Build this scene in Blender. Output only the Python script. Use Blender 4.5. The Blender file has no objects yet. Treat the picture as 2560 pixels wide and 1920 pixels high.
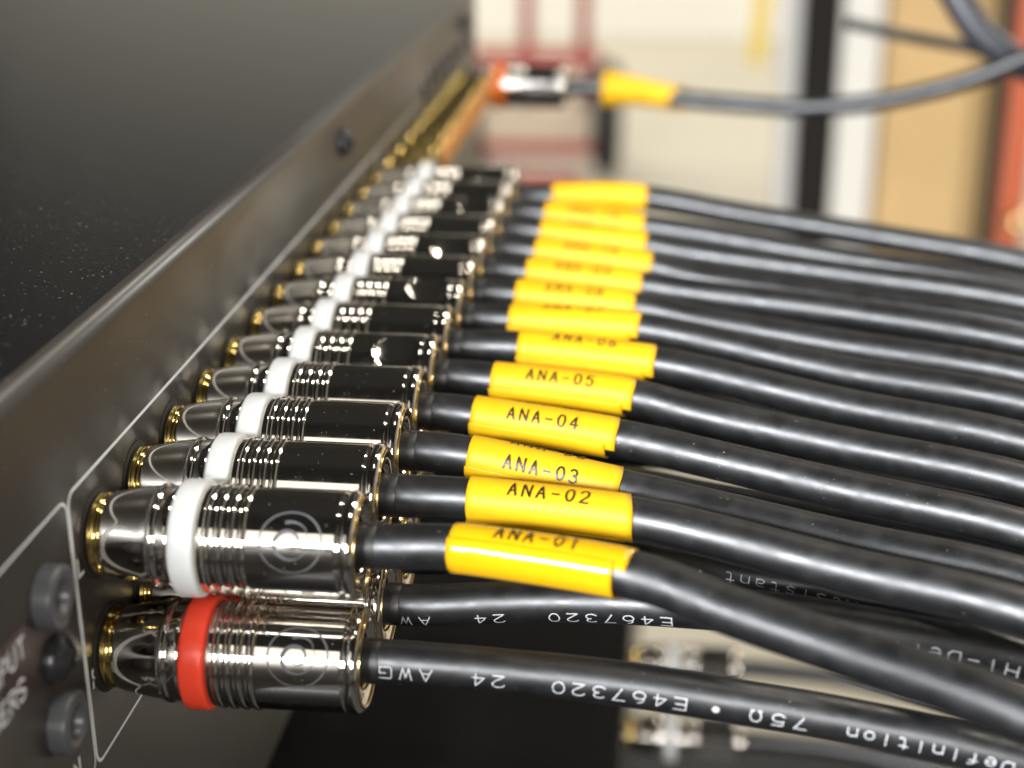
import bpy, bmesh, math, random
from mathutils import Vector, Matrix
random.seed(7)
S = 0.001                      # everything below is written in millimetres
sc = bpy.context.scene
R_ = math.radians

# ------------------------------------------------------------------ camera
cam_d = bpy.data.cameras.new('camera'); cam = bpy.data.objects.new('camera', cam_d)
sc.collection.objects.link(cam); sc.camera = cam
CAM = Vector((59.882, -140.701, 72.599))
ax_r = Vector((0.99388981, 0.11034959, -0.00245418)); ax_u = Vector((-0.03706792, 0.35463918, 0.93426817))
ax_f = Vector((-0.10396646, 0.92846864, -0.3565627))
M = Matrix((( ax_r.x, ax_u.x, -ax_f.x, CAM.x*S), (ax_r.y, ax_u.y, -ax_f.y, CAM.y*S), (ax_r.z, ax_u.z, -ax_f.z, CAM.z*S), (0, 0, 0, 1)))
cam.matrix_world = M
cam_d.sensor_width = 36; cam_d.lens = 54.186
cam_d.clip_start = 0.005; cam_d.clip_end = 50
cam_d.dof.use_dof = True; cam_d.dof.focus_distance = 0.176; cam_d.dof.aperture_fstop = 15.9
# ------------------------------------------------------------------ world and lamps
w = bpy.data.worlds.new('World'); sc.world = w; w.use_nodes = True
w.node_tree.nodes['Background'].inputs[0].default_value = (1.0, 0.93, 0.82, 1)
w.node_tree.nodes['Background'].inputs[1].default_value = 0.05
def area(name, loc, target, sx, sy, power, col):
    l = bpy.data.lights.new(name, 'AREA'); l.shape = 'RECTANGLE'; l.size = sx; l.size_y = sy; l.energy = power; l.color = col
    o = bpy.data.objects.new(name, l); sc.collection.objects.link(o); o.location = loc
    d = Vector(target) - Vector(loc); o.rotation_euler = d.to_track_quat('-Z', 'Y').to_euler(); return o
WARM = (1.0, 0.93, 0.80); COOL = (0.93, 0.96, 1.0)
def tube(name, loc, length, width, power, col, tgt):
    """strip lamp lying along x, facing tgt"""
    l = bpy.data.lights.new(name, 'AREA'); l.shape = 'RECTANGLE'; l.size = length; l.size_y = width; l.energy = power; l.color = col
    o = bpy.data.objects.new(name, l); sc.collection.objects.link(o)
    z = -(Vector(tgt) - Vector(loc)).normalized(); x = Vector((1, 0, 0)); y = z.cross(x).normalized(); x = y.cross(z)
    m = Matrix((x, y, z)).transposed().to_4x4(); m.translation = loc; o.matrix_world = m; return o
tube('ceiling_strip_lamp', (0.75, 0.10, 2.15), 0.30, 0.12, 12, WARM, (0.2, 0.05, 0))
tube('ceiling_strip_lamp_rear', (0.80, 1.45, 2.15), 0.30, 0.12, 15, WARM, (0.2, 0.1, 0))
wl = tube('window_strip_lamp', (-1.17, -2.30, 1.0), 1.7, 0.22, 106, COOL, (-0.6, 0, 0)); wl.data.spread = R_(115)
wl = area('cable_highlight_fill', (-2.85, -1.75, 1.25), (0, 0, 0), 1.3, 0.36, 40, COOL); wl.data.spread = R_(115)  # added fill, no window: puts highlights on the bent cable runs
wl = area('lower_plug_fill', (0.85, -2.2, 0.75), (0, 0, 0), 0.6, 0.5, 14, (1.0, 0.97, 0.92)); wl.data.spread = R_(110)  # added fill, no doorway: lifts the red ring and lower plugs
area('cream_reflection_fill', (-0.75, -2.3, 1.80), (0, 0, 0), 0.75, 0.9, 3.8, WARM)  # added glow, no fitting: gives the barrels their beige reflection
area('background_fill', (2.7, 2.9, 2.1), (0.2, 3.6, -0.6), 0.9, 0.9, 112, (1.0, 0.97, 0.91))  # added fill that brightens the background, clear of barrel reflections
area('left_background_fill', (-1.3, 4.3, 1.9), (-1.4, 6.2, -0.2), 2.6, 0.3, 95, (1.0, 0.97, 0.91))  # added fill for the left background, facing away from the plugs
sc.view_settings.view_transform = 'Standard'; sc.view_settings.look = 'None'
sc.view_settings.exposure = 0.0; sc.view_settings.gamma = 1.0
sc.cycles.use_denoising = True; sc.cycles.denoiser = 'OPENIMAGEDENOISE'; sc.cycles.use_adaptive_sampling = False
sc.cycles.max_bounces = 10; sc.cycles.glossy_bounces = 7; sc.cycles.diffuse_bounces = 4
sc.cycles.sample_clamp_indirect = 12

# ------------------------------------------------------------------ materials
def mat(name, col, rough=0.5, metal=0.0, spec=0.5, bump=None, speck=None, var=None, coat=0.0, coatr=0.1, sss=0.0, rvar=None):
    m = bpy.data.materials.new(name); m.use_nodes = True
    nt = m.node_tree; N = nt.nodes; L = nt.links; b = N['Principled BSDF']
    b.inputs['Base Color'].default_value = (*col, 1); b.inputs['Roughness'].default_value = rough
    b.inputs['Metallic'].default_value = metal; b.inputs['Specular IOR Level'].default_value = spec
    b.inputs['Coat Weight'].default_value = coat; b.inputs['Coat Roughness'].default_value = coatr
    tc = N.new('ShaderNodeTexCoord')
    def noise(scale, detail=3, stretch=None):
        n = N.new('ShaderNodeTexNoise'); n.inputs['Scale'].default_value = scale; n.inputs['Detail'].default_value = detail
        src = tc.outputs['Object']
        if stretch:
            mp = N.new('ShaderNodeMapping'); mp.inputs['Scale'].default_value = stretch; L.new(src, mp.inputs[0]); src = mp.outputs[0]
        L.new(src, n.inputs['Vector']); return n
    def ramp(src, a, b_, ca=(0, 0, 0, 1), cb=(1, 1, 1, 1)):
        r = N.new('ShaderNodeValToRGB'); r.color_ramp.elements[0].position = a; r.color_ramp.elements[1].position = b_
        r.color_ramp.elements[0].color = ca; r.color_ramp.elements[1].color = cb; L.new(src, r.inputs[0]); return r
    cur = None
    if var:                                   # (scale, amount): gentle tone variation
        n = noise(var[0], 4, var[2] if len(var) > 2 else None); a = var[1]
        r = ramp(n.outputs[0], 0.3, 0.7, tuple(c*(1-a) for c in col)+(1,), tuple(min(1, c*(1+a)) for c in col)+(1,)); cur = r.outputs[0]
    if rvar:                                  # (scale, lo, hi)
        n = noise(rvar[0], 4, rvar[3] if len(rvar) > 3 else None)
        mr = N.new('ShaderNodeMapRange'); mr.inputs['From Min'].default_value = 0.3; mr.inputs['From Max'].default_value = 0.7
        mr.inputs['To Min'].default_value = rvar[1]; mr.inputs['To Max'].default_value = rvar[2]
        L.new(n.outputs[0], mr.inputs['Value']); L.new(mr.outputs[0], b.inputs['Roughness'])
    if speck:                                 # (scale, threshold, colour): sparse dust grains
        n = noise(speck[0], 1); r = ramp(n.outputs[0], speck[1], speck[1]+0.02)
        mx = N.new('ShaderNodeMix'); mx.data_type = 'RGBA'; L.new(r.outputs[0], mx.inputs['Factor'])
        if cur: L.new(cur, mx.inputs['A'])
        else: mx.inputs['A'].default_value = (*col, 1)
        mx.inputs['B'].default_value = (*speck[2], 1); cur = mx.outputs['Result']
        if metal > 0:
            inv = N.new('ShaderNodeMath'); inv.operation = 'MULTIPLY_ADD'; inv.inputs[1].default_value = -metal; inv.inputs[2].default_value = metal
            L.new(r.outputs[0], inv.inputs[0]); L.new(inv.outputs[0], b.inputs['Metallic'])
    if cur: L.new(cur, b.inputs['Base Color'])
    if bump:                                  # list of (scale, strength, distance mm)
        prev = None
        for bb in bump:
            n = noise(bb[0], 3, bb[3] if len(bb) > 3 else None); bp = N.new('ShaderNodeBump')
            bp.inputs['Strength'].default_value = bb[1]; bp.inputs['Distance'].default_value = bb[2]*S
            L.new(n.outputs[0], bp.inputs['Height'])
            if prev: L.new(prev.outputs[0], bp.inputs['Normal'])
            prev = bp
        L.new(prev.outputs[0], b.inputs['Normal'])
    if sss:
        b.inputs['Subsurface Weight'].default_value = sss; b.inputs['Subsurface Radius'].default_value = (0.0008, 0.0007, 0.0006)
    return m
CHROME = mat('black_nickel', (0.74, 0.705, 0.65), 0.085, 1.0, speck=(4200, 0.775, (0.40, 0.38, 0.34)), bump=[(900, 0.05, 0.02)], rvar=(700, 0.06, 0.11))
BRASS = mat('worn_edge_brass', (0.62, 0.45, 0.22), 0.18, 1.0)
GOLD = mat('gold_plating', (0.74, 0.55, 0.19), 0.10, 1.0, bump=[(1500, 0.12, 0.05)])
ETCH = mat('etched_mark', (0.09, 0.09, 0.095), 0.6, 0.0, spec=0.3)
WHITE_RING = mat('white_plastic', (0.72, 0.73, 0.72), 0.32, sss=0.25)
RED_RING = mat('red_plastic', (0.95, 0.075, 0.035), 0.28, sss=0.1)
ORANGE_RING = mat('orange_plastic', (0.85, 0.19, 0.02), 0.35)
JACKET = mat('black_pvc_jacket', (0.0035, 0.0035, 0.0038), 0.45, spec=0.8, speck=(3600, 0.765, (0.16, 0.15, 0.13)), bump=[(300, 0.4, 0.20), (1500, 0.12, 0.03)], rvar=(420, 0.36, 0.50))
COLLET = mat('black_collet', (0.015, 0.015, 0.016), 0.4, bump=[(4000, 0.1, 0.02)])
YELLOW = mat('yellow_vinyl', (0.56, 0.305, 0.004), 0.5, spec=0.25, bump=[(140, 0.5, 0.12)], var=(300, 0.04))
YELLOW_GLOSS = mat('glossy_yellow_vinyl', (0.54, 0.29, 0.004), 0.15, spec=0.6, bump=[(230, 0.7, 0.12)], var=(300, 0.03))
INK = mat('black_ink', (0.014, 0.010, 0.004), 0.45)
PRINT = mat('white_jacket_print', (0.43, 0.43, 0.44), 0.5, var=(3000, 0.2))
PANEL = mat('anodised_panel', (0.022, 0.0175, 0.0135), 0.40, spec=1.0, bump=[(5000, 0.16, 0.02), (500, 0.22, 0.05)], speck=(1500, 0.76, (0.25, 0.23, 0.2)), var=(90, 0.15))
SILK = mat('silkscreen_white', (0.78, 0.80, 0.82), 0.5)
COVER = mat('black_texture_coat', (0.006, 0.006, 0.006), 0.29, spec=0.28, bump=[(1500, 0.35, 0.06), (5200, 0.25, 0.03)], speck=(2100, 0.728, (0.20, 0.19, 0.175)))
BUSH = mat('black_nylon', (0.075, 0.078, 0.084), 0.38, bump=[(4500, 0.12, 0.02)])
SCREW = mat('black_screw_steel', (0.05, 0.05, 0.055), 0.25, metal=0.6, bump=[(900, 0.5, 0.12)], rvar=(800, 0.15, 0.45))
HOLE = mat('dark_hole', (0.004, 0.004, 0.004), 0.8)
CUTOUT_SHADE = mat('black_cutout_shade', (0.006, 0.006, 0.006), 0.7)  # black painted in for the shade of the panel cutouts
INS_W = mat('white_insulator', (0.6, 0.58, 0.5), 0.4)
INS_O = mat('orange_cap_plastic', (0.72, 0.28, 0.06), 0.45)
WALLM = mat('beige_wall_paint', (0.70, 0.67, 0.59), 0.75, var=(1.2, 0.05))
DARKW = mat('dark_grey_wall', (0.02, 0.02, 0.022), 0.85)
REARW = mat('blue_grey_wall', (0.20, 0.205, 0.225), 0.8)
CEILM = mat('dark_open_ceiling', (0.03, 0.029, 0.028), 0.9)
FLOORM = mat('tan_vinyl_floor', (0.60, 0.545, 0.43), 0.45, var=(1.5, 0.08))
REDM = mat('red_painted_steel', (0.36, 0.055, 0.045), 0.4)
RUBBER = mat('black_rubber', (0.012, 0.011, 0.011), 0.7)
BOARD = mat('beige_carton', (0.50, 0.40, 0.29), 0.7)
POSTD = mat('dark_brown_steel', (0.012, 0.010, 0.008), 0.8, spec=0.15)
POSTG = mat('grey_steel', (0.42, 0.40, 0.37), 0.6)
POSTW = mat('white_enamel', (0.58, 0.545, 0.48), 0.5)
CARD = mat('cardboard', (0.47, 0.31, 0.135), 0.75, var=(6, 0.08))
POLE = mat('orange_red_paint', (0.56, 0.13, 0.06), 0.4)
KNOB = mat('brass_knob', (0.75, 0.5, 0.25), 0.3, 1.0)
BLUEBLK = mat('navy_black_sleeve', (0.018, 0.019, 0.025), 0.42)
YSTRAP = mat('yellow_webbing', (0.55, 0.38, 0.03), 0.6)

# ------------------------------------------------------------------ mesh helpers
def link(name, verts, faces, material, parent=None, smooth=True, kind=None):
    me = bpy.data.meshes.new(name); me.from_pydata([Vector(v)*S for v in verts], [], faces); me.update()
    if smooth: me.polygons.foreach_set('use_smooth', [True]*len(me.polygons))
    for m in (material if isinstance(material, (list, tuple)) else [material]): me.materials.append(m)
    o = bpy.data.objects.new(name, me); sc.collection.objects.link(o)
    if parent is not None: o.parent = parent
    if kind: o['kind'] = kind
    return o
def thing(name, label, cat, loc=(0, 0, 0), group=None):
    o = bpy.data.objects.new(name, None); o.empty_display_size = 0.005; sc.collection.objects.link(o)
    o.location = Vector(loc)*S; o['label'] = label; o['category'] = cat
    if group: o['group'] = group
    return o
def lathe(profile, n=96, c=(0, 0, 0), fn=None, closed=False):
    """profile of (x, r) turned about the x axis through c; phi = 0 up, growing toward -y"""
    v, f = [], []
    for x, r in profile:
        for k in range(n):
            a = 2*math.pi*k/n
            rr = r + (fn(x, a) if fn else 0)
            v.append((c[0]+x, c[1]-rr*math.sin(a), c[2]+rr*math.cos(a)))
    m = len(profile)
    for i in range(m-1 if not closed else m):
        j = (i+1) % m
        for k in range(n):
            l = (k+1) % n; f.append((i*n+k, j*n+k, j*n+l, i*n+l))
    return v, f
def box(x0, x1, y0, y1, z0, z1, bev=0.0):
    bm = bmesh.new(); bmesh.ops.create_cube(bm, size=1)
    for q in bm.verts: q.co = Vector(((x0+x1)/2+q.co.x*(x1-x0), (y0+y1)/2+q.co.y*(y1-y0), (z0+z1)/2+q.co.z*(z1-z0)))
    if bev: bmesh.ops.bevel(bm, geom=bm.edges[:], offset=bev, segments=3, affect='EDGES', profile=0.5)
    bm.verts.index_update()
    v = [tuple(q.co) for q in bm.verts]; f = [tuple(x.index for x in p.verts) for p in bm.faces]; bm.free(); return v, f
def merge(parts):
    V, F = [], []
    for v, f in parts:
        o = len(V); V += v; F += [tuple(i+o for i in p) for p in f]
    return V, F
def catmull(P, step=0.8, smooth=4):
    P = [Vector(p) for p in P]; Q = [2*P[0]-P[1]] + P + [2*P[-1]-P[-2]]; D = []
    for i in range(1, len(Q)-2):
        p0, p1, p2, p3 = Q[i-1:i+3]; n = 24
        for k in range(n):
            t = k/n; D.append(0.5*((2*p1)+(p2-p0)*t+(2*p0-5*p1+4*p2-p3)*t*t+(3*p1-p0-3*p2+p3)*t**3))
    D.append(P[-1])
    cum = [0]
    for a, b in zip(D, D[1:]): cum.append(cum[-1]+(b-a).length)
    n = max(2, int(cum[-1]/step)); out = []; j = 0
    for k in range(n+1):
        s = cum[-1]*k/n
        while j < len(cum)-2 and cum[j+1] < s: j += 1
        t = (s-cum[j])/max(1e-9, cum[j+1]-cum[j]); out.append(D[j].lerp(D[j+1], t))
    for _ in range(smooth*3):
        out = [out[0]] + [(out[i-1]+2*out[i]+out[i+1])/4 for i in range(1, len(out)-1)] + [out[-1]]
    return out
class Path:
    def __init__(s, pts, **k):
        s.p = catmull(pts, **k); s.cum = [0]
        for a, b in zip(s.p, s.p[1:]): s.cum.append(s.cum[-1]+(b-a).length)
        s.L = s.cum[-1]
    def at(s, d):
        d = max(0.0, min(s.L-1e-6, d)); lo, hi = 0, len(s.cum)-1
        while hi-lo > 1:
            m = (lo+hi)//2
            if s.cum[m] <= d: lo = m
            else: hi = m
        t = (d-s.cum[lo])/(s.cum[lo+1]-s.cum[lo]); p = s.p[lo].lerp(s.p[lo+1], t)
        a = s.p[max(0, lo-1)]; b = s.p[min(len(s.p)-1, lo+2)]; T = (b-a).normalized()
        up = Vector((0, 0, 1)); up = (up-T*up.dot(T)).normalized(); side = T.cross(up); return p, T, up, side
    def surf(s, d, phi, R):
        p, T, up, side = s.at(d); return tuple(p+up*(R*math.cos(phi))+side*(R*math.sin(phi)))
    def tube(s, R, n=32, d0=0, d1=None, cap=True):
        d1 = s.L if d1 is None else d1; m = max(2, int((d1-d0)/0.9)); v, f = [], []
        for i in range(m+1):
            d = d0+(d1-d0)*i/m; r = R(d) if callable(R) else R; p, T, up, side = s.at(d)
            for k in range(n):
                a = 2*math.pi*k/n; v.append(tuple(p+up*(r*math.cos(a))+side*(r*math.sin(a))))
        for i in range(m):
            for k in range(n):
                l = (k+1) % n; f.append((i*n+k, i*n+l, (i+1)*n+l, (i+1)*n+k))
        if cap: f.append(tuple(range(n-1, -1, -1))); f.append(tuple(m*n+k for k in range(n)))
        return v, f
# ---- stroke lettering: polylines on a 0..1 grid, drawn as mitred ribbons and laid on a surface by fn(u, v, lift)
def arc(cx, cy, rx, ry, a0, a1, n=9):
    return [(cx+rx*math.cos(R_(a0+(a1-a0)*i/n)), cy+ry*math.sin(R_(a0+(a1-a0)*i/n))) for i in range(n+1)]
G = {
 'A': [[(0, 0), (.5, 1), (1, 0)], [(.2, .33), (.8, .33)]], 'N': [[(0, 0), (0, 1), (1, 0), (1, 1)]], '-': [[(.1, .42), (.9, .42)]],
 '0': [arc(.5, .5, .5, .5, 90, 450, 14)], '1': [[(.15, .8), (.5, 1), (.5, 0)]], '2': [[(0, .78)]+arc(.5, .7, .5, .3, 150, -40, 8)+[(0, 0), (1, 0)]],
 '3': [arc(.45, .74, .45, .26, 150, -80, 7)+arc(.45, .27, .52, .27, 80, -150, 7)], '4': [[(.72, 0), (.72, 1), (0, .28), (1, .28)]],
 '5': [[(.95, 1), (.1, 1), (.05, .55)]+arc(.45, .33, .52, .33, 115, -150, 8)], '6': [arc(.5, .3, .5, .3, 140, 500, 12)+[(.12, .5)]+arc(.7, .5, .62, .5, 160, 100, 4)],
 '7': [[(0, 1), (1, 1), (.3, 0)]], '8': [arc(.5, .75, .42, .25, -90, 270, 12), arc(.5, .26, .5, .26, 90, 450, 12)],
 '9': [arc(.5, .7, .5, .3, -40, 320, 12)+[(.88, .5)]+arc(.3, .5, .62, .5, -20, -80, 4)],
 'E': [[(1, 1), (0, 1), (0, 0), (1, 0)], [(0, .5), (.85, .5)]], 'W': [[(0, 1), (.25, 0), (.5, .8), (.75, 0), (1, 1)]],
 'G': [[(1, .95), (.15, 1), (0, .85), (0, .15), (.15, 0), (1, 0), (1, .5), (.5, .5)]], 'H': [[(0, 0), (0, 1)], [(1, 0), (1, 1)], [(0, .5), (1, .5)]],
 'i': [[(.5, 0), (.5, .7)], [(.5, .85), (.5, 1)]], 'D': [[(0, 0), (0, 1), (.7, 1), (1, .75), (1, .25), (.7, 0), (0, 0)]],
 'e': [[(.05, .36), (.95, .36)]+arc(.5, .36, .45, .36, 0, 310, 10)], 'f': [[(.35, 0), (.35, .85), (.6, 1), (.9, 1)], [(.05, .65), (.8, .65)]],
 'n': [[(.05, 0), (.05, .7)], [(.05, .55), (.4, .7), (.8, .66), (.95, .5), (.95, 0)]], 't': [[(.4, 1), (.4, .15), (.55, 0), (.9, .02)], [(.05, .7), (.85, .7)]],
 'o': [arc(.5, .36, .46, .36, 90, 450, 12)], 'O': [arc(.5, .45, .45, .52, -60, 240, 12)], 'a': [[(.1, .66), (.6, .7), (.9, .55), (.9, 0)], arc(.48, .2, .42, .2, 60, 360, 9)],
 's': [[(.92, .62), (.5, .72), (.1, .58), (.2, .4), (.8, .32), (.92, .14), (.5, 0), (.06, .08)]], 'R': [[(0, 0), (0, 1), (.7, 1), (1, .85), (1, .65), (.7, .5), (0, .5)], [(.5, .5), (1, 0)]],
 'V': [[(0, 1), (.5, 0), (1, 1)]], 'U': [[(0, 1), (0, .2), (.2, 0), (.8, 0), (1, .2), (1, 1)]], 'I': [[(.5, 0), (.5, 1)]], 'P': [[(0, 0), (0, 1), (.75, 1), (1, .85), (1, .62), (.75, .46), (0, .46)]],
 'T': [[(.5, 0), (.5, 1)], [(0, 1), (1, 1)]], 'S': [[(1, .88), (.75, 1), (.25, 1), (0, .85), (0, .65), (.25, .53), (.75, .47), (1, .33), (1, .15), (.75, 0), (.25, 0), (0, .14)]],
 'L': [[(0, 1), (0, 0), (1, 0)]], '*': [arc(.5, .45, .13, .13, 0, 360, 10)],
}
G['Q'] = [G['O'][0], [(.05, 0), (.33, 0)], [(.67, 0), (.95, 0)]]       # ohm sign feet
_lift = [0]
def ribbon(pts, width, fn, maxlen=0.25, lift=0.02):
    pts = [Vector(p) for p in pts]; D = [pts[0]]
    for a, b in zip(pts, pts[1:]):
        n = max(1, int(math.ceil((b-a).length/maxlen))); D += [a.lerp(b, (k+1)/n) for k in range(n)]
    closed = (D[0]-D[-1]).length < 1e-6
    V, F = [], []; n = len(D); _lift[0] = (_lift[0]+1) % 7; h = lift+0.0025*_lift[0]
    for i, p in enumerate(D):
        a = D[i-1] if i > 0 else (D[-2] if closed else None); b = D[i+1] if i < n-1 else (D[1] if closed else None)
        d1 = (p-a).normalized() if a is not None else None; d2 = (b-p).normalized() if b is not None else None
        d = (d1+d2) if (d1 is not None and d2 is not None) else (d1 if d2 is None else d2)
        if d.length < 0.3: d = d2
        d = d.normalized(); nn = Vector((-d.y, d.x)); k = 1.0
        if d1 is not None and d2 is not None: k = min(1.8, 1/max(0.3, abs(nn.dot(Vector((-d2.y, d2.x))))))
        wv = width(i/max(1, n-1)) if callable(width) else width
        q = p.copy()
        if not closed and i == 0: q -= d*(wv*0.45)
        if not closed and i == n-1: q += d*(wv*0.45)
        for sgn in (1, -1):
            e = q+nn*(sgn*wv*0.5*k); V.append(fn(e.x, e.y, h))
    for i in range(n-1): F.append((2*i, 2*i+1, 2*i+3, 2*i+2))
    return V, F
def lettering(text, fn, cw, ch, pitch, width, u0=0.0, v0=0.0):
    """pitch: advance per character; '~' is a short space"""
    parts = []; u = u0
    for c in text:
        if c == ' ': u += pitch; continue
        if c == '~': u += pitch*0.6; continue
        for st in G[c]: parts.append(ribbon([(u+x*cw, v0+y*ch) for x, y in st], width, fn))
        u += pitch
    return merge(parts)

# ------------------------------------------------------------------ room (the setting)
def plane(name, corners, m, kind='structure'):
    o = link(name, corners, [(0, 1, 2, 3)], m, None, False, kind); return o
FX0, FX1, FY0, FY1, FZ, CZ = -3000, 3200, -2600, 7950, -845, 2300
plane('floor', [(FX0, FY0, FZ), (FX1, FY0, FZ), (FX1, FY1, FZ), (FX0, FY1, FZ)], FLOORM)
plane('ceiling', [(FX0, FY0, CZ), (FX0, FY1, CZ), (FX1, FY1, CZ), (FX1, FY0, CZ)], CEILM)
plane('far_wall', [(FX0, 7900, FZ), (FX1, 7900, FZ), (FX1, 7900, CZ), (FX0, 7900, CZ)], DARKW)
plane('rear_wall', [(FX0, FY0, FZ), (FX0, FY0, CZ), (FX1, FY0, CZ), (FX1, FY0, FZ)], REARW)
plane('side_wall', [(FX0, FY0, FZ), (FX0, FY1, FZ), (FX0, FY1, CZ), (FX0, FY0, CZ)], DARKW)
plane('side_wall', [(FX1, FY0, FZ), (FX1, FY0, CZ), (FX1, FY1, CZ), (FX1, FY1, FZ)], WALLM)
def box(x0, x1, y0, y1, z0, z1, bev=0.0):
    bm = bmesh.new(); bmesh.ops.create_cube(bm, size=1)
    for q in bm.verts: q.co = Vector(((x0+x1)/2+q.co.x*(x1-x0), (y0+y1)/2+q.co.y*(y1-y0), (z0+z1)/2+q.co.z*(z1-z0)))
    if bev: bmesh.ops.bevel(bm, geom=bm.edges[:], offset=bev, segments=3, affect='EDGES', profile=0.5)
    bm.verts.index_update()
    v = [tuple(q.co) for q in bm.verts]; f = [tuple(x.index for x in p.verts) for p in bm.faces]; bm.free(); return v, f
v, f = box(FX0+5, FX1-5, 6200, 6320, FZ, 940, 6); o = link('partition_wall', v, f, WALLM, None, False, 'structure')
v, f = box(-2200, 2300, -2500, 1250, FZ+1, FZ+7, 3); o = link('floor_reflection_blocker', v, f, CEILM, None, False, 'structure')  # added unseen dark slab, keeps the bright floor out of barrel reflections

# ------------------------------------------------------------------ the rack unit
Y0, Y1, ZT, ZB, BR = -135.0, 304.0, 21.82, -66.7, 1.7
unit = thing('audio_rack_unit', 'black two-unit rack chassis with a row of gold sockets along its rear panel', 'audio equipment')
# rear panel: a folded sheet whose upper edge rolls over to meet the cover
prof = [(-1.6, ZB), (0, ZB)] + [(0, z) for z in (-40, -20, 0, 12, ZT-BR)]
prof += [(-BR+BR*math.cos(R_(a)), ZT-BR+BR*math.sin(R_(a))) for a in (10, 20, 30, 40, 50, 60, 70, 80, 90)] + [(-2.1, ZT), (-2.1, ZT-1.4), (-1.6, ZT-2.5)]
V = [(x, y, z) for y in (Y0, Y1) for x, z in prof]; n = len(prof)
F = [(i, (i+1) % n, n+(i+1) % n, n+i) for i in range(n)] + [tuple(range(n-1, -1, -1)), tuple(range(n, 2*n))]
panel = link('rear_panel', V, F, PANEL, unit)
panel.data.polygons.foreach_set('use_smooth', [4 <= i <= 16 for i in range(len(panel.data.polygons))]); panel.data.update()
v, f = box(-350, -2.12, Y0, Y1, ZT-1.5, ZT-0.03); link('top_cover', v, f, COVER, unit, False)
v, f = box(-350, -2.2, Y0+0.2, Y1-0.2, ZB, ZT-1.55); link('case_body', v, f, COVER, unit, False)
# printed outlines and letters on the panel
pf = lambda u, vv, h: (h*1.5, u, vv)
def rounded(y0, y1, z0, z1, r):
    return arc(y1-r, z1-r, r, r, 0, 90, 6)+arc(y0+r, z1-r, r, r, 90, 180, 6)+arc(y0+r, z0+r, r, r, 180, 270, 6)+arc(y1-r, z0+r, r, r, 270, 360, 6)+[(y1, z1-r)]
ln = [ribbon(rounded(-6.47, 156.6, -24.6, 7.25, 1.5), 0.42, pf, 2.0), ribbon(rounded(-62, -6.95, -24.6, 7.15, 1.5), 0.30, pf, 2.0), ribbon(rounded(157.3, 262, -24.6, 7.25, 1.5), 0.34, pf, 2.0)]
v, f = merge(ln); link('printed_outline', v, f, SILK, panel, False)
tx = []
def ptext(t, yend, z, ch, cw, pitch, wd=0.36):
    tx.append(lettering(t, pf, cw, ch, pitch, wd, yend-pitch*(len(t)-1)-cw, z))
ptext('INPUT', -19.7, -3.0, 2.0, 1.35, 2.0, 0.28); ptext('SERS', -20.7, -6.9, 2.0, 1.35, 2.0, 0.28); ptext('IN', -10.9, -22.6, 2.0, 1.4, 2.0)
for k in range(13):
    ptext('L', k*12.5-4.6, -2.2, 1.9, 1.2, 2); ptext('R', k*12.5-4.1, -15.6, 1.9, 1.2, 2)
v, f = merge(tx); link('printed_lettering', v, f, SILK, panel, False)

# gold phono sockets
def jack_meshes(cy, cz, ins, length=8.6):
    j_prof = [(0.3, 3.6), (0.34, 4.25), (0.5, 4.38), (0.75, 4.42), (0.9, 4.3), (1.05, 4.42), (1.3, 4.4), (1.5, 4.2), (1.7, 3.9), (1.75, 4.15), (length-1.1, 4.15), (length-0.95, 4.3), (length-0.8, 4.42), (length-0.55, 4.48), (length-0.3, 4.42), (length-0.12, 4.28), (length, 4.05), (length, 3.5), (length-1.2, 3.4), (2.0, 3.4)]
    v, f = lathe(j_prof, 48); o = bpy.data.meshes.new('rca_socket'); return v, f
sock_v, sock_f = jack_meshes(0, 0, None)
wv, wf = lathe([(0.02, 1.0), (0.06, 4.95), (0.16, 4.9), (0.2, 3.4)], 40)  # flat black disc standing in for the shaded cutout round each socket
iv, if_ = lathe([(1.2, 0.05), (8.2, 0.3), (8.2, 1.0), (7.9, 1.6), (7.9, 3.38), (1.0, 3.38)], 32)
def mk(name, v, f, m):
    me = bpy.data.meshes.new(name); me.from_pydata([Vector(q)*S for q in v], [], f); me.polygons.foreach_set('use_smooth', [True]*len(f)); me.materials.append(m); me.update(); return me
ME_SOCK = mk('rca_socket', sock_v, sock_f, GOLD); ME_CUTOUT_SHADE = mk('cutout_shade_disc', wv, wf, CUTOUT_SHADE); ME_IW = mk('insulator', iv, if_, INS_W); ov, of_ = lathe([(1.0, 3.38), (8.3, 3.38), (8.7, 3.2), (9.1, 3.0), (9.4, 2.6), (9.5, 2.0), (9.52, 0.05)], 32); ME_IO = mk('protective_cap', ov, of_, INS_O)
def place(name, me, parent, loc=(0, 0, 0), rx=0.0):
    o = bpy.data.objects.new(name, me); sc.collection.objects.link(o); o.parent = parent; o.location = Vector(loc)*S; o.rotation_euler = (rx, 0, 0); return o
for k in range(23):
    s = place('rca_socket', ME_SOCK, unit, (0, k*12.5 if k < 22 else 271, 0), random.uniform(0, 6))
    place('cutout_shade_disc', ME_CUTOUT_SHADE, s); place('protective_cap' if 15 <= k < 22 else 'insulator', ME_IO if 15 <= k < 22 else ME_IW, s)
    if 15 <= k < 22: s['label'] = 'gold socket with an orange protective cap'
for k in range(13):
    s = place('rca_socket', ME_SOCK, unit, (0, k*12.5, -13.68), random.uniform(0, 6)); place('cutout_shade_disc', ME_CUTOUT_SHADE, s); place('insulator', ME_IW, s)
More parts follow.
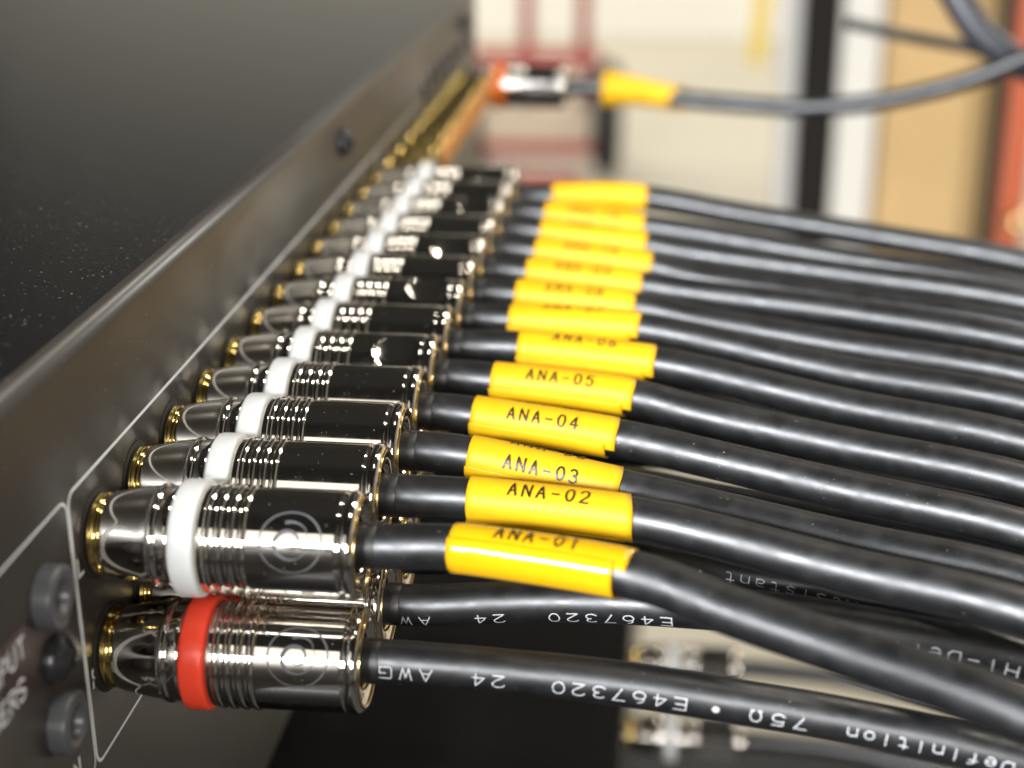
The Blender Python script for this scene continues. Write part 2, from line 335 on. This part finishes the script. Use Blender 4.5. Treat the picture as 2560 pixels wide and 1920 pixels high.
# round black bushings with a bore, and panel screws
bv, bf = lathe([(0.0, 3.25), (1.5, 3.25), (1.78, 3.16), (1.9, 2.95), (1.92, 1.75), (1.78, 1.58), (-0.0, 1.55)], 56)
hv, hf = lathe([(0.3, 0.02), (0.31, 1.56)], 32)
ME_B = mk('socket_bushing', bv, bf, BUSH); ME_H = mk('bore', hv, hf, HOLE)
for y, z in ((-14.1, 0.1), (-14.2, -14.1)):
    b = place('socket_bushing', ME_B, unit, (0, y, z)); place('bore', ME_H, b)
def screw_head(R, h):
    pr = [(0, R), (0.25, R*1.0)] + [(0.25+(h-0.25)*math.sin(R_(a)), R*math.cos(R_(a))*0.97+0.03*R) for a in (15, 30, 45, 58, 68)]
    pr += [(h*0.97, R*0.36), (h*0.985, R*0.30), (h*0.5, R*0.12), (h*0.45, 0.01)]
    def cross(x, a):
        return 0
    v, f = lathe(pr, 40); return v, f
sv, sf = screw_head(2.65, 1.9); ME_S = mk('panel_screw', sv, sf, SCREW)
cv, cf = merge([box(1.25, 1.93, -1.25, 1.25, -0.22, 0.22), box(1.25, 1.935, -0.22, 0.22, -1.25, 1.25)]); ME_C = mk('cross_slot', cv, cf, HOLE)
for i, (y, z) in enumerate(((-13.6, -7.1), (125.0, 15.2), (277.0, 15.8), (-70, 15.2))):
    s = place('panel_screw', ME_S, unit, (0, y, z), R_(20+37*i)); place('cross_slot', ME_C, s)
sv, sf = screw_head(1.7, 1.3); ME_S2 = mk('small_panel_screw', sv, sf, SCREW)
for y, z in ((211, 8.6), (222, 9.4), (234, 9.4), (246, 9.4), (258, 9.4), (270, 9.4), (288, 9.4)): place('small_panel_screw', ME_S2, unit, (0, y, z))

# ------------------------------------------------------------------ phono cables
RR = 6.2
LOGO_X = 22.2
def barrel_profile():
    p = [(12.1, 5.2), (12.2, 5.6), (12.5, 5.68)]
    ribs = (13.35, 14.6, 15.85, 17.1)
    x = 12.7
    while x < 18.0:
        r = 5.68
        for b in ribs:
            d = abs(x-b)
            if d < 0.30: r = max(r, 5.68+0.20*math.sqrt(max(0, 1-(d/0.30)**2)))
            elif d < 0.40: r = 5.68-0.05
        p.append((x, r)); x += 0.06
    x = 18.1
    while x < 26.8: p.append((x, 5.68)); x += 0.16
    p += [(26.84, 5.65), (26.92, 5.56), (27.0, 5.52), (27.05, 5.60)]
    for a in range(-70, 100, 10): p.append((27.78+0.76*math.sin(R_(a)), 5.02+0.74*math.cos(R_(a))))
    p += [(28.50, 4.7), (28.42, 4.5), (28.35, 3.4), (27.9, 3.2)]
    return p
BP = barrel_profile()
def dimple(phi0, rho=3.0, depth=0.55):
    def fn(x, a):
        if x < 17 or x > 27.2: return 0
        d = (a-phi0+math.pi) % (2*math.pi)-math.pi
        q = math.hypot(x-23.6, d*5.68)
        if q < rho: return -depth*(1-(q/rho)**2)-0.10
        if q < rho+0.25: return 0.05*(1-abs((q-rho-0.12)/0.13))
        return 0
    return fn
v, f = lathe(BP, 120); ME_BARREL = mk('plug_barrel', v, f, CHROME)
ME_DIMPLE = {}
for ph in (18, 34): 
    v, f = lathe(BP, 180, fn=dimple(R_(ph))); ME_DIMPLE[ph] = mk('plug_barrel', v, f, CHROME)
v, f = lathe([(1.72, 3.6), (1.74, 4.35), (1.9, 4.5), (2.2, 4.58), (4.2, 4.98), (6.2, 5.28), (6.9, 5.36), (7.05, 5.42), (7.2, 5.58), (7.45, 5.66), (7.7, 5.62), (7.86, 5.48), (7.95, 5.36), (8.1, 5.40), (8.9, 5.44), (9.5, 5.44), (9.52, 5.0)], 96); ME_COLLAR = mk('front_collar', v, f, CHROME)
rp = [(9.5, 5.2), (9.5, 5.8)] + [(9.5+0.42*(1-math.cos(R_(a))), 5.78+0.42*math.sin(R_(a))) for a in (20, 40, 60, 80)] + [(10.3, 6.21), (10.85, 6.23), (11.4, 6.21)] + [(11.76+0.42*math.sin(R_(a)), 5.78+0.42*math.cos(R_(a))) for a in (10, 30, 50, 70, 88)] + [(12.18, 5.2)]
v, f = lathe(rp, 96)
ME_RING = {c: mk('colour_ring', v, f, m) for c, m in (('white', WHITE_RING), ('red', RED_RING), ('orange', ORANGE_RING))}
v, f = lathe([(28.50, 5.05), (28.58, 5.12), (28.68, 5.04), (28.70, 4.86), (28.58, 4.7), (28.50, 4.7)], 96); ME_EDGE = mk('rear_rim', v, f, BRASS)
v, f = lathe([(27.6, 2.44), (29.0, 2.45), (30.0, 2.45), (30.06, 2.42), (30.08, 2.3)], 64); ME_COLLET = mk('cable_collet', v, f, JACKET)
CR = 2.40
def logo_mesh(phi0):
    fn = lambda u, vv, h: (LOGO_X+u, -(5.68+h)*math.sin(phi0-vv/5.68), (5.68+h)*math.cos(phi0-vv/5.68))
    P = [ribbon(arc(0, 0, 3.2, 3.2, 90, 450, 60), lambda t: 0.10+0.12*abs(math.cos(math.pi*t)), fn, 0.3, 0.004)]
    sp = [((0.55+1.55*t)*math.cos(R_(200+560*t))-0.15, (0.55+1.45*t)*math.sin(R_(200+560*t))-0.1) for t in [i/60 for i in range(61)]]
    P.append(ribbon(sp, lambda t: 0.09+0.36*math.sin(math.pi*min(1, t*1.15))**2, fn, 0.2, 0.006))
    P.append(ribbon([(1.95*math.cos(R_(a)), 2.0*math.sin(R_(a))+0.1) for a in range(35, 110, 5)], lambda t: 0.08+0.3*t, fn, 0.2, 0.005))
    return merge(P)
def tag_mesh(path, d0, d1, phi_e, turns=1.05, base=CR+0.10, pitch=0.11, skew=1.25, th=0.08, flare=0.0):
    nu, na = 24, int(64*turns); V = []; F = []
    def pt(i, j, lay):
        t = j/na*turns; ph = phi_e+t*2*math.pi; R = base+pitch*(turns-t)+(th if lay == 0 else 0)
        q = min(1, max(0, (t-0.5)/0.35)); q = q*q*(3-2*q)
        u = i/nu; d = d0+(d1-d0)*u+skew*((q-0.3)*u*u+0.12*q*(1-u))
        R += flare*(1-u)**2
        return path.surf(d, ph, R)
    for lay in (0, 1):
        for j in range(na+1):
            for i in range(nu+1): V.append(pt(i, j, lay))
    m = (na+1)*(nu+1); w_ = nu+1
    for j in range(na):
        for i in range(nu):
            a = j*w_+i; F.append((a, a+1, a+w_+1, a+w_)); a += m; F.append((a, a+w_, a+w_+1, a+1))
        a = j*w_; F.append((a, a+w_, a+w_+m, a+m)); a = j*w_+nu; F.append((a, a+m, a+w_+m, a+w_))
    for i in range(nu):
        a = i; F.append((a, a+m, a+m+1, a+1)); a = na*w_+i; F.append((a, a+1, a+1+m, a+m))
    return V, F
CAB = {'R1': [[22.5, 0.0, -13.68], [28.5, 0.0, -13.68], [32.5, 0.0, -13.68], [47.09, 0.16, -14.27], [56.66, -0.11, -14.74], [66.12, -0.66, -15.51], [79.64, -1.7, -16.62], [96.58, -3.64, -18.71], [111.82, -5.39, -23.59]], 'R2': [[22.5, 12.5, -13.68], [28.5, 12.5, -13.68], [32.5, 12.5, -13.68], [45.94, 12.48, -12.34], [56.13, 11.67, -11.55], [64.17, 10.68, -11.13], [71.94, 9.5, -10.76], [83.32, 7.17, -10.81], [97.14, 3.56, -11.35], [109.57, 0.31, -14.83]], 'R3': [[22.5, 25.0, -13.68], [28.5, 25.0, -13.68], [32.5, 25.0, -13.68], [42.25, 24.93, -12.4], [56.73, 23.13, -11.4], [66.73, 21.01, -11.43], [80.54, 17.07, -12.27], [98.69, 10.56, -13.2], [115.03, 4.71, -17.04]], 1: [[22.5, 0.0, 0.0], [28.5, 0.0, 0.0], [32.5, 0.0, 0.0], [38.24, -0.53, 0.62], [56.49, -6.04, 1.41], [63.57, -9.47, 0.79], [67.3, -11.47, 0.49], [76.91, -17.17, 0.42], [89.85, -26.88, 1.25], [101.5, -35.63, -1.01]], 2: [[22.5, 12.5, 0.0], [28.5, 12.5, 0.0], [32.5, 12.5, 0.0], [38.11, 12.2, 0.09], [56.03, 8.9, 0.25], [63.69, 6.7, -0.07], [78.28, 1.44, -0.9], [94.17, -5.63, -0.75], [108.48, -11.99, -3.61]], 3: [[22.5, 25.0, 0.0], [28.5, 25.0, 0.0], [32.5, 25.0, 0.0], [37.56, 24.57, -0.36], [54.02, 20.97, -1.91], [63.85, 18.06, -2.52], [79.44, 12.36, -3.15], [96.37, 4.65, -2.68], [111.6, -2.29, -5.25]], 4: [[22.5, 37.5, 0.0], [28.5, 37.5, 0.0], [32.5, 37.5, 0.0], [34.87, 37.34, -0.29], [52.89, 34.15, -1.1], [63.89, 31.0, -1.85], [80.56, 24.98, -2.76], [98.71, 16.7, -2.84], [115.04, 9.24, -5.9]], 5: [[22.5, 50.0, 0.0], [28.5, 50.0, 0.0], [32.5, 50.0, 0.0], [36.07, 49.95, 0.31], [54.36, 46.25, -0.37], [63.94, 43.13, -1.39], [81.54, 36.4, -2.0], [100.57, 27.03, -1.72], [117.69, 18.59, -4.46]], 6: [[22.5, 62.5, 0.0], [28.5, 62.5, 0.0], [32.5, 62.5, 0.0], [38.32, 62.09, 0.17], [56.89, 57.92, 0.13], [63.95, 55.59, -0.19], [82.53, 47.84, -1.28], [102.44, 37.3, -0.76], [120.36, 27.81, -3.29]], 7: [[22.5, 75.0, 0.0], [28.5, 75.0, 0.0], [32.5, 75.0, 0.0], [35.78, 74.81, -0.01], [54.24, 71.06, 0.54], [64.0, 67.76, 0.14], [83.53, 59.2, -0.83], [104.31, 47.6, 0.27], [123.01, 37.15, -1.73]], 8: [[22.5, 87.5, 0.0], [28.5, 87.5, 0.0], [32.5, 87.5, 0.0], [35.08, 87.25, -0.37], [53.2, 83.68, -0.3], [64.12, 80.01, -1.08], [84.69, 71.51, -1.33], [106.66, 59.5, -0.27], [126.44, 48.69, -2.33]], 9: [[22.5, 100.0, 0.0], [28.5, 100.0, 0.0], [32.5, 100.0, 0.0], [35.33, 99.57, -0.83], [53.69, 96.19, -0.71], [64.18, 93.05, -0.99], [85.86, 84.88, -0.68], [109.2, 72.72, -0.25], [130.22, 61.77, -2.87]], 10: [[22.5, 112.5, 0.0], [28.5, 112.5, 0.0], [32.5, 112.5, 0.0], [34.82, 111.9, -1.44], [54.14, 108.73, -1.06], [64.3, 105.53, -2.29], [87.13, 97.22, -2.69], [111.82, 85.22, -2.11], [134.05, 74.42, -4.6]], 11: [[22.5, 125.0, 0.0], [28.5, 125.0, 0.0], [32.5, 125.0, 0.0], [34.07, 124.42, -1.53], [52.11, 122.08, -1.1], [64.36, 118.86, -2.01], [88.37, 111.0, -2.5], [114.59, 99.39, -2.47], [138.19, 88.95, -5.45]], 12: [[22.5, 137.5, 0.0], [28.5, 137.5, 0.0], [32.5, 137.5, 0.0], [33.64, 137.2, -0.85], [51.64, 135.08, -1.33], [64.44, 132.28, -2.1], [89.72, 124.78, -3.84], [117.66, 113.88, -4.9], [142.8, 104.07, -8.86]], 13: [[22.5, 150.0, 0.0], [28.5, 150.0, 0.0], [32.5, 150.0, 0.0], [33.76, 150.53, 1.24], [51.29, 149.46, 0.59], [72.0, 146.16, -1.63], [96.44, 141.08, -3.77], [121.73, 134.39, -5.98], [144.49, 128.36, -10.96]],
 'FAR': [[22.5, 271.0, 0.0], [28.5, 271.0, 0.0], [32.5, 271.0, 0.0], [47.1, 270.2, -0.6], [57.8, 269.3, -2.2], [69.3, 266.3, -2.6], [85.6, 261.5, -2.6], [94.8, 258.6, -1.9], [108.9, 254.2, 0.6], [126.2, 248.7, 6.2], [138.9, 244.7, 12.2], [152.0, 240.1, 19.9]]}
for n in range(4, 14):                                   # lower-row runs lie just beneath the upper ones
    y = (n-1)*12.5
    CAB['R%d' % n] = [[22.5, y, -13.68], [28.5, y, -13.68], [32.5, y, -13.68]] + [[p[0], p[1]-1.0-2.0*((n*7) % 5)/5, min(-7.2, -13.4+0.055*(p[0]-32))+0.7*p[2]*(p[2] < 0)] for p in CAB[n] if p[0] > 44]
# tags: start and end along the cable, angle of the loose edge, angle of the lettering
TAG = {1: (15.8, 34.2, 40, 13), 2: (15.6, 33.6, 128, 27), 3: (13.9, 31.8, 92, 58), 4: (12.7, 30.6, 88, 44), 5: (13.7, 32.2, 92, 37), 6: (15.9, 34.9, 100, 18), 7: (13.3, 32.2, 84, 8), 8: (12.8, 31.2, 120, 30), 9: (13.2, 31.8, 120, 32), 10: (13.4, 33.0, 110, 30), 11: (13.1, 31.6, 100, 15), 12: (12.6, 30.7, 100, 35), 13: (12.9, 30.5, 120, -50)}
WORD = {1: 'nearest yellow tag, only the tops of ANA-01 showing', 2: 'yellow tag reading ANA-02', 3: 'yellow tag reading ANA-03', 4: 'yellow tag reading ANA-04', 5: 'yellow tag reading ANA-05', 6: 'yellow tag reading ANA-06', 7: 'yellow tag reading ANA-07', 8: 'blurred yellow tag ANA-08', 9: 'blurred yellow tag ANA-09', 10: 'blurred yellow tag just behind tag ANA-09', 11: 'third yellow tag from the back of the row', 12: 'second yellow tag from the back of the row', 13: 'last and topmost yellow tag of the packed row'}
GRP = 'phono cables plugged into the rear panel'
def cable(key, y, z, ring, label, barrel, roll=0.0, length_extra=True):
    t = thing('phono_cable', label, 'cable', (0, y, z), GRP)
    o = place('plug_barrel', barrel, t); place('front_collar', ME_COLLAR, t); place('colour_ring', ME_RING[ring], t)
    place('rear_rim', ME_EDGE, t); place('cable_collet', ME_COLLET, t)
    pts = [(p[0], p[1]-y, p[2]-z) for p in CAB[key] if not 32.6 < p[0] < 37]
    if length_extra:                                # the run continues past the frame
        a, b = Vector(pts[-2]), Vector(pts[-1]); d = b-a; pts += [tuple(b+d*1.2+Vector((0, 0, -5))), tuple(b+d*2.4+Vector((0, 0, -18)))]
    path = Path(pts)
    v, f = path.tube(CR, 40, 0.5); j = link('cable_jacket', v, f, JACKET, t)
    return t, o, path, j
for n in range(13, 0, -1):
    bar = ME_BARREL
    if n in (5, 9, 13): bar = ME_DIMPLE[34]
    if n in (7, 11): bar = ME_DIMPLE[18]
    t, o, path, j = cable(n, (n-1)*12.5, 0, 'white', 'black cable with white-ringed chrome plug and ' + WORD[n], bar)
    d0, d1, pe, pt_ = TAG[n]
    v, f = tag_mesh(path, d0, d1, R_(pe)); g = link('marker_tag', v, f, YELLOW_GLOSS if n == 1 else YELLOW, t); g.data.polygons.foreach_set('use_smooth', [True]*len(f))
    txt = 'ANA-%02d' % n; parts = []
    for ph in (pt_, pt_-74, pt_+74):
        if n in (1, 2, 5, 6, 7) and ph == pt_+74: continue
        fn = lambda u, vv, h, ph=ph: path.surf(d0+(d1-d0)*0.27+u, R_(ph)-vv/(CR+0.35), CR+0.335+h)
        if ph == pt_+74 and n in (3,): continue
        parts.append(lettering(txt, fn, 0.86, 1.55, 1.60, 0.215, 0, -0.78))
        if n > 2: pass
    v, f = merge(parts[:2] if n in (3, 4) else parts[:1]); link('tag_lettering', v, f, INK, g, False)
    if n == 1:
        v, f = logo_mesh(R_(63)); link('etched_emblem', v, f, ETCH, o)
RLAB = {1: 'black cable with the red-ringed chrome plug, printed E467320 75 ohm', 2: 'black printed cable behind the red-ringed plug, running under the ANA-01 tag', 3: 'dark printed cable in the gap below the ANA-02 cable'}
for n in range(4, 10): RLAB[n] = 'shadowed black lower-row cable in the gap beneath the cable tagged ANA-%02d' % n
RLAB[10] = 'shadowed lower-row cable beneath the cable just behind tag ANA-09'
RLAB[11] = 'shadowed lower-row cable beneath the third yellow tag from the back'
RLAB[12] = 'shadowed lower-row cable beneath the second yellow tag from the back'
RLAB[13] = 'shadowed lower-row cable beneath the last, topmost yellow tag of the packed row'
PR = 'Hi-Definition 75Q~*~E467320  24  AWG'
for n in range(1, 14):
    t, o, path, j = cable('R%d' % n, (n-1)*12.5, -13.68, 'red', RLAB[n], ME_BARREL)
    if n > 3: continue
    def prt(text, s_first, ph, pitch, cw=1.05, ch=1.25, wd=0.14):
        fn = lambda u, vv, h: path.surf(s_first-u, R_(ph)+vv/CR, CR+h*0.6)
        return lettering(text, fn, cw, ch, pitch, wd, -cw/2, -ch/2)
    P = []
    if n == 1: P += [prt('Hi-Definition', 39.5+1.95*8.0+13.2*1.72, 88, 1.72), prt('75Q', 51.9, 88, 2.3, 1.25, 1.3, 0.15), prt('*', 43.2, 88, 2.2, 1.4, 1.4, 0.4), prt('E467320  24 ~AWG', 39.5, 88, 2.13, 1.25, 1.35, 0.135)]
    if n == 2: P += [prt('E467320  24  AWG', 38.0, 112, 2.12, 1.2, 1.35, 0.14), prt('Hi-Definition', 74.7, 96, 1.95, 1.2, 1.35, 0.16)]
    if n == 3: P += [prt('UV Resistant *', 59.9+1.77*3, 86, 1.77, 1.05, 1.25, 0.14)]
    v, f = merge(P); link('jacket_print', v, f, PRINT, j, False)
    if n == 1:
        v, f = logo_mesh(R_(59)); link('etched_emblem', v, f, ETCH, o)
t, o, path, j = cable('FAR', 271, 0, 'orange', 'lone cable with orange-ringed chrome plug at the far end, looping up to the right', ME_BARREL)
v, f = tag_mesh(path, 16.5, 36.5, R_(150), base=CR+0.5, skew=-3.5, flare=1.6, pitch=0.3); link('marker_tag', v, f, YELLOW, t)

# ------------------------------------------------------------------ the unit below and its cables
lower = thing('lower_rack_unit', 'dark equipment further down the rack, below the cables', 'audio equipment', (51.5, 100, -130))
v, f = box(-420, 0, -240, 330, -90, 0, 1.0); link('case_body', v, f, COVER, lower, False)
LP = [(187, 'nearest blurred chrome plug with white ring on the lower equipment, at the picture bottom'), (221, 'second blurred chrome plug with white ring, above the nearest one on the lower equipment')]
for y, lab in LP:
    t = thing('lower_phono_cable', lab, 'cable', (51.6, y, -145), 'phono cables on the lower equipment')
    s = place('rca_socket', ME_SOCK, lower, (0.0, y-100, -15)); 
    place('plug_barrel', ME_BARREL, t); place('front_collar', ME_COLLAR, t); place('colour_ring', ME_RING['white'], t); place('rear_rim', ME_EDGE, t); place('cable_collet', ME_COLLET, t)
    pth = Path([(22.5, 0, 0), (28.5, 0, 0), (34, 0, 0), (60, -2, -1), (100, -12, -4), (150, -30, -14)])
    v, f = pth.tube(CR, 24, 0.5); link('cable_jacket', v, f, JACKET, t)

# ------------------------------------------------------------------ things in the room behind
cart = thing('hand_truck', 'dark red hand truck with black wheels standing behind the unit', 'cart', (-305, 3800, FZ))
def bar(a, b, r, n=20): 
    p = Path([a, b], step=max(1, (Vector(b)-Vector(a)).length/6), smooth=0); return p
def rod(name, pts, r, m, parent, n=20, step=25, smooth=2):
    p = Path(pts, step=step, smooth=smooth); V, F = [], []; k = len(p.p)
    for i in range(k):
        q, T, up, side = p.at(p.cum[i]); 
        for a in range(n):
            c = 2*math.pi*a/n; V.append(tuple(q+up*(r*math.cos(c))+side*(r*math.sin(c))))
    for i in range(k-1):
        for a in range(n):
            b = (a+1) % n; F.append((i*n+a, i*n+b, (i+1)*n+b, (i+1)*n+a))
    F += [tuple(range(n-1, -1, -1)), tuple((k-1)*n+a for a in range(n))]
    return link(name, V, F, m, parent)
def tilt_rod(name, x, r, m, parent, z0, z1, y0=0, y1=0):
    V, F = lathe([(0, 0.01), (0, r), (1, r), (1, 0.01)], 20); V2 = []
    for (a, b, c) in V: V2.append((x+b, y0+(y1-y0)*a+c, z0+(z1-z0)*a))
    return link(name, V2, F, m, parent)
for x in (-38, 106): tilt_rod('upright', x, 17, REDM, cart, 90, 1250, 0, 90)
for z, h in ((299, 40), (68, 42)):
    v, f = box(-165, 150, -24, 10, z-h/2, z+h/2, 6); link('cross_bar', v, f, REDM, cart, False)
v, f = box(-150, 128, -60, -28, 92, 178, 4); link('carton_shelf', v, f, BOARD, cart, False)
v, f = box(-130, 110, -150, -20, 2, 14, 3); link('toe_plate', v, f, REDM, cart, False)
for x, hw in ((-193, 46), (170, 34)):
    pr = [(-hw, 60), (-hw, 118), (-hw*0.7, 138), (0, 143), (hw*0.7, 138), (hw, 118), (hw, 60)]
    v, f = lathe(pr, 48, (x, 20, 143), closed=True); wv_ = link('wheel', v, f, RUBBER, cart)
    v, f = lathe([(-20, 8), (-20, 60), (20, 60), (20, 8)], 32, (x, 20, 143), closed=True); link('hub', v, f, REDM, wv_)
jamb = thing('rack_upright', 'dark brown steel upright between a grey and a white strip', 'post', (239, 2000, FZ))
v, f = box(-24.5, 25, -20, 20, 0, 2700, 2); link('dark_post', v, f, POSTD, jamb, False)
v, f = box(-50, -25, -15, 15, 0, 2700, 6); link('grey_strip', v, f, POSTG, jamb, False)
v, f = box(28, 82, -16, 22, 0, 2700, 4); link('white_strip', v, f, POSTW, jamb, False)
strap = thing('yellow_strap', 'short yellow strap hanging beside the grey strip of the upright', 'strap', (160, 1990, -150))
v, f = box(-9, 11, -3, 3, -118, 95, 2.5); v = [(x+(z+118)*0.06-6, y, z) for x, y, z in v]; link('webbing', v, f, YSTRAP, strap, False)
v, f = lathe([(-2, 12), (-2, 18), (2, 18), (2, 12)], 24, (6, 0, 105), closed=True); link('ring', v, f, POSTG, strap)
boxt = thing('cardboard_carton', 'tall tan cardboard carton standing at the right behind the cables', 'carton', (405, 2010, FZ))
v, f = box(-76, 45, 0, 120, 0, 1400, 3); link('front_side', v, f, CARD, boxt, False)
v, f = lathe([(0, 1), (1, 1)], 4); V = [(45.3, 2, 2), (77, 24, 2), (77, 24, 1398), (45.3, 2, 1398), (45.3, 118, 2), (77, 118, 2), (77, 118, 1398), (45.3, 118, 1398)]
link('side_flap', V, [(0, 1, 2, 3), (5, 4, 7, 6), (1, 5, 6, 2), (3, 2, 6, 7), (1, 0, 4, 5), (0, 3, 7, 4)], CARD, boxt, False)
pole = thing('orange_pole', 'orange red painted pole at the right edge with a round brass knob', 'pole', (515, 2000, FZ))
tilt_rod('shaft', 0, 20, POLE, pole, 0, 1500)
v, f = lathe([(-18*math.cos(R_(a)), max(0.2, 18*math.sin(R_(a)))) for a in range(0, 181, 12)], 24, (6, -30, 370)); link('knob', v, f, KNOB, pole)
v, f = box(-38, -22, -6, 30, 0, 1500, 3); link('dark_stile', v, f, POSTD, pole, False)
t = rod('black_strap_cable', [[104, 304.6, 13.2], [110.8, 304.8, 11.9], [117.3, 305.0, 10.4], [127.6, 305.4, 8.5], [139.2, 306.0, 6.6], [149.6, 305.9, 3.3], [160.1, 305.2, -1.5], [185, 304, -20]], 1.7, JACKET, None, 20, 2)
t['label'] = 'thin black cable crossing in front of the cardboard carton at the upper right'; t['category'] = 'cable'
t = rod('sleeved_cable', [[118, 284, 55], [124.5, 281.7, 31.8], [129.0, 279.2, 23.9], [134.1, 276.7, 16.1], [139.7, 275.4, 11.0], [144.5, 274.9, 8.2], [153.0, 274.5, 4.8], [175, 273, -2]], 4.0, BLUEBLK, None, 24, 2)
t['label'] = 'thick dark grey cable curving down from the top right corner'; t['category'] = 'cable'
